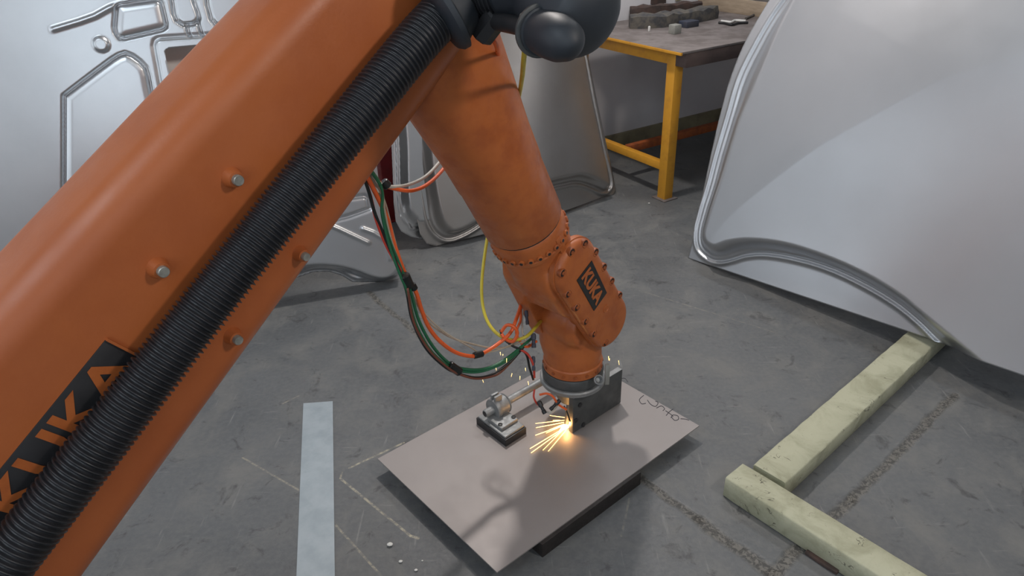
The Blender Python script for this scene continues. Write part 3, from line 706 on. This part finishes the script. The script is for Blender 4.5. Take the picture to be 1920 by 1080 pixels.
# eye nut
pe = dep(1121, 712, 2.2); MB().add(lathe(pe, nrm(C0-pe+V(.6, 0, 0)), [(0, .014), (.012, .0155), (.014, .012), (.006, .008)], 20, True, False)).build('eye_nut', CAST, robot)
pe2 = dep(1134, 722, 2.22); MB().add(obox(pe2, V(.014, 0, 0), V(0, .01, 0), ZU*.075, .002)).build('pale_bracket', PALE, robot)
# side plate
sp0 = onz(1074, 813, .058); PT = .020
zt = .196; e2 = onplane(1167, 700, sp0, nrm(np.cross(YD, ZU))); slen = np.dot(e2-sp0, YD)
spl = MB().add(obox(sp0, YD*slen, -XD*PT, ZU*(zt-.058), .002)).build('side_plate', PLATE, robot)
MB().add(obox(sp0+ZU*(zt-.0595)+YD*.002-XD*.001, YD*(slen-.004), -XD*(PT-.002), ZU*.003)).build('bright_top_edge', CAST, spl)
for x, y in ((1087, 759), (1093, 796), (1079, 788)):
    p = onplane(x, y, sp0, nrm(np.cross(YD, ZU))); MB().add(lathe(p-XD*.004, XD, [(0, .008), (.008, .008), (.009, .006)], 12)).build('bolt', BLACK, spl)
MB().add(cyl(onz(1062, 800, .062), V(W[0]-.01, W[1]-.03, .15), .009, 16)).build('nozzle', PLATE, robot)
# foot support: black pad, grey foot, round clamp, pipe
z0 = SZ
f1, f2, f0 = onz(948.6, 838, z0), onz(987, 813, z0), onz(893.6, 795, z0)
ea, eb = f2-f1, f0-f1
eb = nrm(eb)*np.linalg.norm(eb)
pad = MB().add(obox(f1, ea, eb, ZU*.026, .001)).build('foot_pad', BLACK, robot)
foot = MB().add(obox(f1+ZU*.026+eb*.04+ea*.04, ea*.92, eb*.92, ZU*.008, .002)).build('foot_block', CAST, robot)
MB().add(obox(f1+ZU*.034+eb*.22+ea*.14, ea*.80, eb*.5, ZU*.012, .003)).build('foot_step', CAST, robot)
ux, uy = nrm(ea), nrm(eb)
la, lb_ = np.linalg.norm(ea), np.linalg.norm(eb)
pd = YD
pc0 = onz(911, 775, .118); pipe_z = .118
MB().add(lathe(pc0-pd*.005, pd, [(0, .0115), (.004, .0135), (.36, .0135), (.36, .004)], 20)).build('pipe', CAST, robot)
MB().add(lathe(pc0-pd*.0056, pd, [(0, .0095), (.001, .0095)], 16)).build('pipe_bore', BLACK, robot)
cm = pc0+pd*.028
cl_ = MB().add(lathe(cm, pd, [(0, .034), (.004, .036), (.014, .036), (.015, .031), (.050, .031), (.052, .034), (.056, .031)], 32)).build('clamp_ring', CAST, robot)
MB().add(obox(V(cm[0], cm[1], z0+.03)-np.cross(ZU, pd)*.027+pd*.004, pd*.046, np.cross(ZU, pd)*.054, ZU*(.118-.01-z0-.03), .004)).build('clamp_stem', CAST, robot)
MB().add(obox(cm+ZU*.029-np.cross(ZU, pd)*.012+pd*.004, pd*.030, np.cross(ZU, pd)*.010, ZU*.022, .003)).build('clamp_ear', CAST, robot)
MB().add(obox(cm+ZU*.029+np.cross(ZU, pd)*.004+pd*.004, pd*.030, np.cross(ZU, pd)*.010, ZU*.022, .003)).build('clamp_ear', CAST, robot)
for x, y in ((938, 799), (963, 785), (918, 783)):
    p = onz(x, y, z0+.040 if x != 918 else z0+.034); MB().add(lathe(p-ZU*.001, ZU, [(0, .0075), (.009, .0075), (.0098, .006)], 14)).build('bolt', BLACK, foot)

# ================================================================ CORRUGATED HOSE AND BOOT
HC = FC+.048
def onh(x, y, c=HC): return onplane(x, y, W+NV*c, NV)
ax = [onh(-330, 1470), onh(-60, 1145), onh(175, 846), onh(429, 519), onh(640, 254), onh(770, 92), onh(822, 34)]
hose = thing('corrugated_hose', 'thick black corrugated hose strapped along the orange link arm', 'hose', L(-1.0, FC, .55))
P, s = resample(spline(ax, 14), .0011)
R = [.0345+.0065*(.5+.5*math.cos(2*math.pi*x/.0088))**2.2 for x in s]
MB().add(sweep(P, R, 40)).build('lower_hose', RUBBER, hose, angle=180)
# flared coupling ring
k0 = onh(830, 24, HC+.004); kd = nrm(dep(900, -8, 1.25)-k0)
kd = nrm(nrm(P[-1]-P[-30])+1.1*kd)
MB().add(lathe(k0-kd*.012, kd, [(0, .050), (.004, .066), (.012, .073), (.022, .074), (.026, .064), (.050, .052), (.058, .046)], 48)).build('clamp_ring', BOOT, hose)
up = [k0+kd*.02, dep(885, -12, 1.27), dep(940, -22, 1.25), dep(1000, -25, 1.22)]
P2, s2 = resample(spline(up, 14), .0011)
R2 = [.040+.005*(.5+.5*math.cos(2*math.pi*x/.0088))**1.4 for x in s2]
MB().add(sweep(P2, R2, 40)).build('upper_hose', RUBBER, hose, angle=180)
bp = spline([dep(940, -22, 1.25), dep(1000, -22, 1.22), dep(1052, 0, 1.19), dep(1097, 32, 1.16)], 10); nb_ = len(bp)
rb_ = [.046+.024*sst(np.array(i/(nb_-1)*1.6)) for i in range(nb_)]
dl_ = nrm(bp[-1]-bp[-3])
for a in np.linspace(.15, math.pi/2*.98, 9): bp.append(bp[nb_-1]+dl_*.062*math.sin(a)*.55); rb_.append(.070*math.cos(a))
MB().add(sweep(bp, rb_, 40)).build('end_boot', BOOT, hose, angle=180)
# smaller connector hood with flat ring and bolts, under the boot
h0, h1 = dep(1012, 58, 1.16), dep(1060, 76, 1.09); hd = nrm(h1-h0); hl_ = np.linalg.norm(h1-h0)
hood = MB().add(lathe(h0, hd, [(0, .034), (.006, .038), (.010, .038), (.011, .035), (hl_*.5, .037), (hl_*.8, .036), (hl_+.008, .030), (hl_+.022, .019), (hl_+.028, .009), (hl_+.030, .003)], 36)).build('connector_hood', BOOT, hose, angle=60)
MB().add(lathe(h0-hd*.004, hd, [(0, .038), (.001, .043), (.006, .043), (.007, .039)], 36)).build('hood_ring', PLATE, hose)
x_, y_, _ = frame(hd)
for k in range(6):
    a = k*math.pi/3+.3; p = h0+.036*(math.cos(a)*x_+math.sin(a)*y_)
    MB().add(lathe(p-hd*.012, hd, [(0, .004), (.01, .005)], 8)).build('bolt', BOLT, hood)
MB().add(lathe(h0-hd*.03, hd, [(0, .026), (.028, .030)], 24)).build('connector_neck', BLACK, hose)
q = dep(918, 46, 1.28); dq = nrm(V(.5, -.2, .6))
MB().add(lathe(q-dq*.03, dq, [(0, .020), (.004, .024), (.05, .024), (.055, .02)], 8)).build('connector_block', BLACK, hose, angle=20)
MB().add(cyl(q+dq*.01, h0-hd*.02, .016, 14)).build('connector_link', BLACK, hose)
MB().add(cyl(dep(900, 60, 1.30), dep(980, -15, 1.28), .022, 14)).build('hose_mount', ORANGE_D, robot)

# ================================================================ LOOSE CABLES AND HOSES
def cable(name, pts, r, m, lb, cat='cable', grp='cables hanging from the arm', n=10, seg=10, par=None):
    if 1.55 < pts[0][2] < 1.66 and pts[0][0] < 720: pts = [(648, 262, 1.38), (664, 284, 1.50)]+list(pts[1:])   # rooted on the back of the link arm
    P = spline([dep(*p) for p in pts], n)
    o = MB().add(sweep(P, r, seg)).build(name, m, par, angle=180)
    if par is None: tag(o, lb, cat, grp)
    return o
cable('yellow_cable', [(985, 70, 1.22), (982, 112, 1.32), (975, 170, 1.62), (955, 260, 1.95), (925, 390, 2.12), (910, 470, 2.14), (903, 540, 2.12), (909, 590, 2.1), (928, 622, 2.08), (957, 637, 2.06), (985, 632, 2.05), (1004, 614, 2.10), (1018, 598, 2.2), (1028, 590, 2.28)], .0050, C_YE, 'yellow cable looping down beside the wrist')
cable('orange_hose', [(915, 60, 1.33), (930, 84, 1.36), (934, 104, 1.5), (940, 150, 1.75), (930, 230, 1.9)], .0045, C_OR, 'short orange hose end showing behind the black connector')
cable('orange_hose', [(660, 300, 1.62), (690, 325, 1.62), (716, 345, 1.64), (745, 355, 1.68), (775, 357, 1.72), (805, 343, 1.78), (835, 312, 1.86), (860, 270, 1.95)], .0048, C_OR, 'orange hose arching from the link arm behind the forearm')
cable('pale_hose', [(665, 310, 1.61), (695, 332, 1.62), (718, 347, 1.63), (745, 350, 1.68), (775, 343, 1.74), (805, 325, 1.80), (840, 285, 1.9)], .0042, C_WH, 'pale hose arching just above the orange one')
cable('pale_hose', [(680, 335, 1.60), (702, 345, 1.61), (716, 356, 1.63), (722, 400, 1.66), (735, 455, 1.70), (752, 500, 1.74), (763, 525, 1.77), (776, 560, 1.8), (800, 600, 1.86), (840, 630, 1.93), (885, 645, 2.0), (935, 653, 2.05), (985, 640, 2.1)], .0028, C_CL, 'thin tan hose sagging highest towards the wrist')
cable('pale_hose', [(690, 322, 1.60), (716, 365, 1.64), (735, 430, 1.70), (748, 480, 1.73), (764, 530, 1.77), (790, 580, 1.84), (830, 620, 1.9), (880, 650, 1.97), (905, 662, 2.02), (950, 650, 2.06), (990, 628, 2.1)], .0022, C_CL, 'second thin tan hose just below the highest one')
cable('orange_hose', [(706, 345, 1.62), (722, 400, 1.67), (738, 455, 1.71), (756, 505, 1.75), (766, 524, 1.77), (780, 548, 1.79), (790, 580, 1.82), (803, 612, 1.86), (825, 640, 1.9), (855, 661, 1.95), (888, 668, 1.99), (910, 660, 2.02), (940, 640, 2.05), (958, 622, 2.06), (968, 598, 2.08), (976, 575, 2.12)], .0056, C_OR, 'thick orange hose sagging from the black tie to the wrist')
cable('green_hose', [(690, 300, 1.60), (712, 345, 1.62), (718, 400, 1.66), (733, 455, 1.70), (752, 505, 1.74), (768, 540, 1.77), (785, 600, 1.83), (812, 650, 1.89), (845, 683, 1.94), (880, 693, 1.98), (915, 690, 2.02), (950, 672, 2.05), (1000, 632, 2.12)], .0045, C_GR, 'green hose sagging in the cable bundle')
cable('green_hose', [(692, 300, 1.59), (714, 350, 1.61), (716, 400, 1.65), (730, 460, 1.69), (750, 515, 1.73), (764, 548, 1.76), (779, 605, 1.82), (806, 655, 1.88), (840, 686, 1.93), (870, 697, 1.97), (905, 696, 2.01), (945, 680, 2.05), (980, 655, 2.1)], .0036, C_GR, 'darker green hose under the first green one')
cable('black_cable', [(680, 310, 1.60), (690, 355, 1.60), (703, 400, 1.64), (722, 445, 1.68), (745, 500, 1.72), (762, 545, 1.76), (773, 600, 1.81), (798, 652, 1.87), (833, 687, 1.92), (858, 700, 1.96), (890, 708, 2.0), (920, 703, 2.04), (955, 680, 2.07), (982, 650, 2.1)], .0040, C_BK, 'black cable at the lower edge of the bundle')
cable('brown_cable', [(764, 540, 1.75), (776, 604, 1.80), (803, 654, 1.86), (838, 688, 1.91), (862, 702, 1.95), (892, 710, 1.99), (922, 706, 2.03), (940, 697, 2.05), (968, 668, 2.09)], .0032, C_BR, 'brown cable showing where the bundle dips lowest')
cable('orange_hose', [(686, 310, 1.61), (692, 360, 1.62), (705, 410, 1.65), (722, 455, 1.69), (742, 492, 1.72), (760, 520, 1.76)], .0042, C_RD, 'red hose running down beside the black cable')
# ties (taped bands)
def tie(x, y, d, x2, y2, d2, r, lb, m=C_BK):
    o = MB().add(cyl(dep(x, y, d), dep(x2, y2, d2), r, 14, .002)).build('cable_tie', m); tag(o, lb, 'cable tie', 'ties round the hoses')
tie(718, 340, 1.63, 728, 350, 1.64, .011, 'black tie where the hoses leave the link arm')
tie(758, 515, 1.74, 768, 538, 1.765, .013, 'black tie round the bundle above the sagging part')
tie(772, 532, 1.77, 778, 543, 1.78, .009, 'small black tie on the orange hose')
tie(842, 684, 1.93, 862, 698, 1.955, .0125, 'black tie at the lowest part of the bundle')
tie(888, 667, 1.99, 905, 663, 2.01, .0095, 'black tie on the thick orange hose')
# knot of hoses by the wrist
cable('orange_hose', [(940, 622, 2.05), (950, 610, 2.04), (962, 612, 2.03), (970, 624, 2.04), (962, 640, 2.05), (948, 636, 2.06), (940, 626, 2.06)], .005, C_OR, 'small orange loop knotted beside the wrist')
cable('black_cable', [(938, 618, 2.07), (944, 634, 2.07), (960, 648, 2.07), (985, 662, 2.09), (993, 690, 2.12), (1000, 712, 2.15)], .0035, C_BK, 'short black cable dropping from the knot to the tool')
cable('red_wire', [(975, 655, 2.08), (990, 665, 2.09), (1000, 685, 2.1), (1002, 708, 2.13)], .0035, C_RD, 'red wire dropping to the tool beside the flange')
cable('orange_hose', [(975, 572, 2.12), (976, 600, 2.11), (968, 625, 2.1), (985, 650, 2.1), (1006, 640, 2.13)], .004, C_OR, 'orange hose rising to the underside of the wrist')
cable('pale_hose', [(980, 580, 2.12), (979, 610, 2.11), (982, 632, 2.1), (995, 650, 2.12)], .0028, C_WH, 'thin pale hose hanging straight down left of the wrist')
def fitting(x, y, d, x2, y2, r, lb, m=SCRAP_B):
    o = MB().add(lathe(dep(x, y, d), dep(x2, y2, d)-dep(x, y, d), [(0, r*.7), (.004, r), (.018, r), (.02, r*.7), (.03, r*.7), (.032, r*.9), (.042, r*.9)], 12)).build('hose_fitting', m); tag(o, lb, 'fitting', 'fittings by the wrist')
fitting(986, 582, 2.1, 990, 615, .006, 'blue black fitting under the wrist housing')
fitting(1000, 625, 2.09, 1001, 655, .0075, 'dark blue fitting left of the orange hand')
fitting(1000, 668, 2.1, 1001, 700, .0055, 'lowest dark fitting, above the grey flange')
cable('red_wire', [(1002, 730, 2.16), (1001, 745, 2.16), (1008, 758, 2.17), (1018, 760, 2.17)], .003, C_RD, 'red wire curling under the flange')
cable('orange_hose', [(1012, 740, 2.15), (1025, 738, 2.14), (1036, 743, 2.14), (1045, 756, 2.16), (1052, 762, 2.17), (1062, 768, 2.18)], .0035, C_OR, 'short orange hose bridging under the adapter ring')
cable('pale_hose', [(1020, 770, 2.18), (1030, 774, 2.18), (1040, 768, 2.18), (1046, 757, 2.17)], .0028, C_WH, 'thin pale loop hanging under the adapter ring')
cable('black_cable', [(1058, 762, 2.18), (1064, 775, 2.2), (1069, 790, 2.22)], .0025, C_BK, 'thin black cable running to the weld point')
fitting(1010, 752, 2.16, 1019, 770, .0075, 'black plug hanging left under the adapter ring', BLACK)
fitting(1050, 750, 2.16, 1037, 763, .007, 'black plug tilted beside the side plate', BLACK)

# ================================================================ SPARKS
so = onz(1068, 797, .062)
spark = thing('weld_sparks', 'fan of glowing sparks spraying from the side plate onto the sheet', 'sparks', so)
ends = [((1068, 784), (1031, 779), .085, .0016), ((1067, 787), (1004, 794), .070, .0017), ((1067, 790), (1005, 802), .066, .0020), ((1068, 793), (1004, 816), .060, .0022), ((1060, 796), (1024, 812), .062, .0020),
        ((1062, 800), (994, 841), .059, .0020), ((1058, 804), (996, 849), .058, .0019), ((1056, 806), (1018, 844), .058, .0017), ((1062, 806), (1028, 846), .058, .0018), ((1050, 788), (1037, 788), .075, .0020),
        ((1066, 792), (1030, 806), .070, .0026), ((1066, 796), (1040, 818), .062, .0030)]
for p, q, z, r in ends:
    a, b = onz(*p, .066), onz(*q, z); MB().add(sweep([a, a*.5+b*.5, b], [r*.8, r*.75, r*.5], 7)).build('spark_streak', SPARK, spark, angle=180)
core = [[so+.0*ZU+nrm(onz(1042, 815, .06)-so)*t+rr*(math.cos(k*math.pi/4)*ZU*.7+math.sin(k*math.pi/4)*XD) for k in range(8)] for t, rr in ((-.004, .004), (.005, .010), (.02, .010), (.035, .006), (.045, .002))]
MB().add(rings([[p+ZU*.006 for p in r] for r in core])).build('spark_core', SPARKC, spark, angle=180)
for x, y, d in ((943, 664, 2.02), (950, 672, 2.02), (938, 660, 2.03), (985, 690, 2.2), (960, 700, 2.3), (975, 705, 2.35), (905, 712, 2.5), (1141, 668, 2.3), (1143, 672, 2.3), (1160, 676, 2.32), (930, 690, 2.4), (990, 715, 2.3)):
    a = dep(x, y, d); b = dep(x+random.uniform(-2, 2), y+random.uniform(3, 9), d)
    MB().add(sweep([a, b], [.0008, .0004], 6)).build('flying_spark', SPARK, spark, angle=180)
pl_ = bpy.data.lights.new('weld_glow', 'POINT'); pl_.energy = .5; pl_.color = (1, .48, .15); pl_.shadow_soft_size = .012
po = bpy.data.objects.new('weld_glow', pl_); COL.objects.link(po); po.location = tuple(so+ZU*.022-XD*-.012+nrm(onz(1042, 815, .06)-so)*.02)
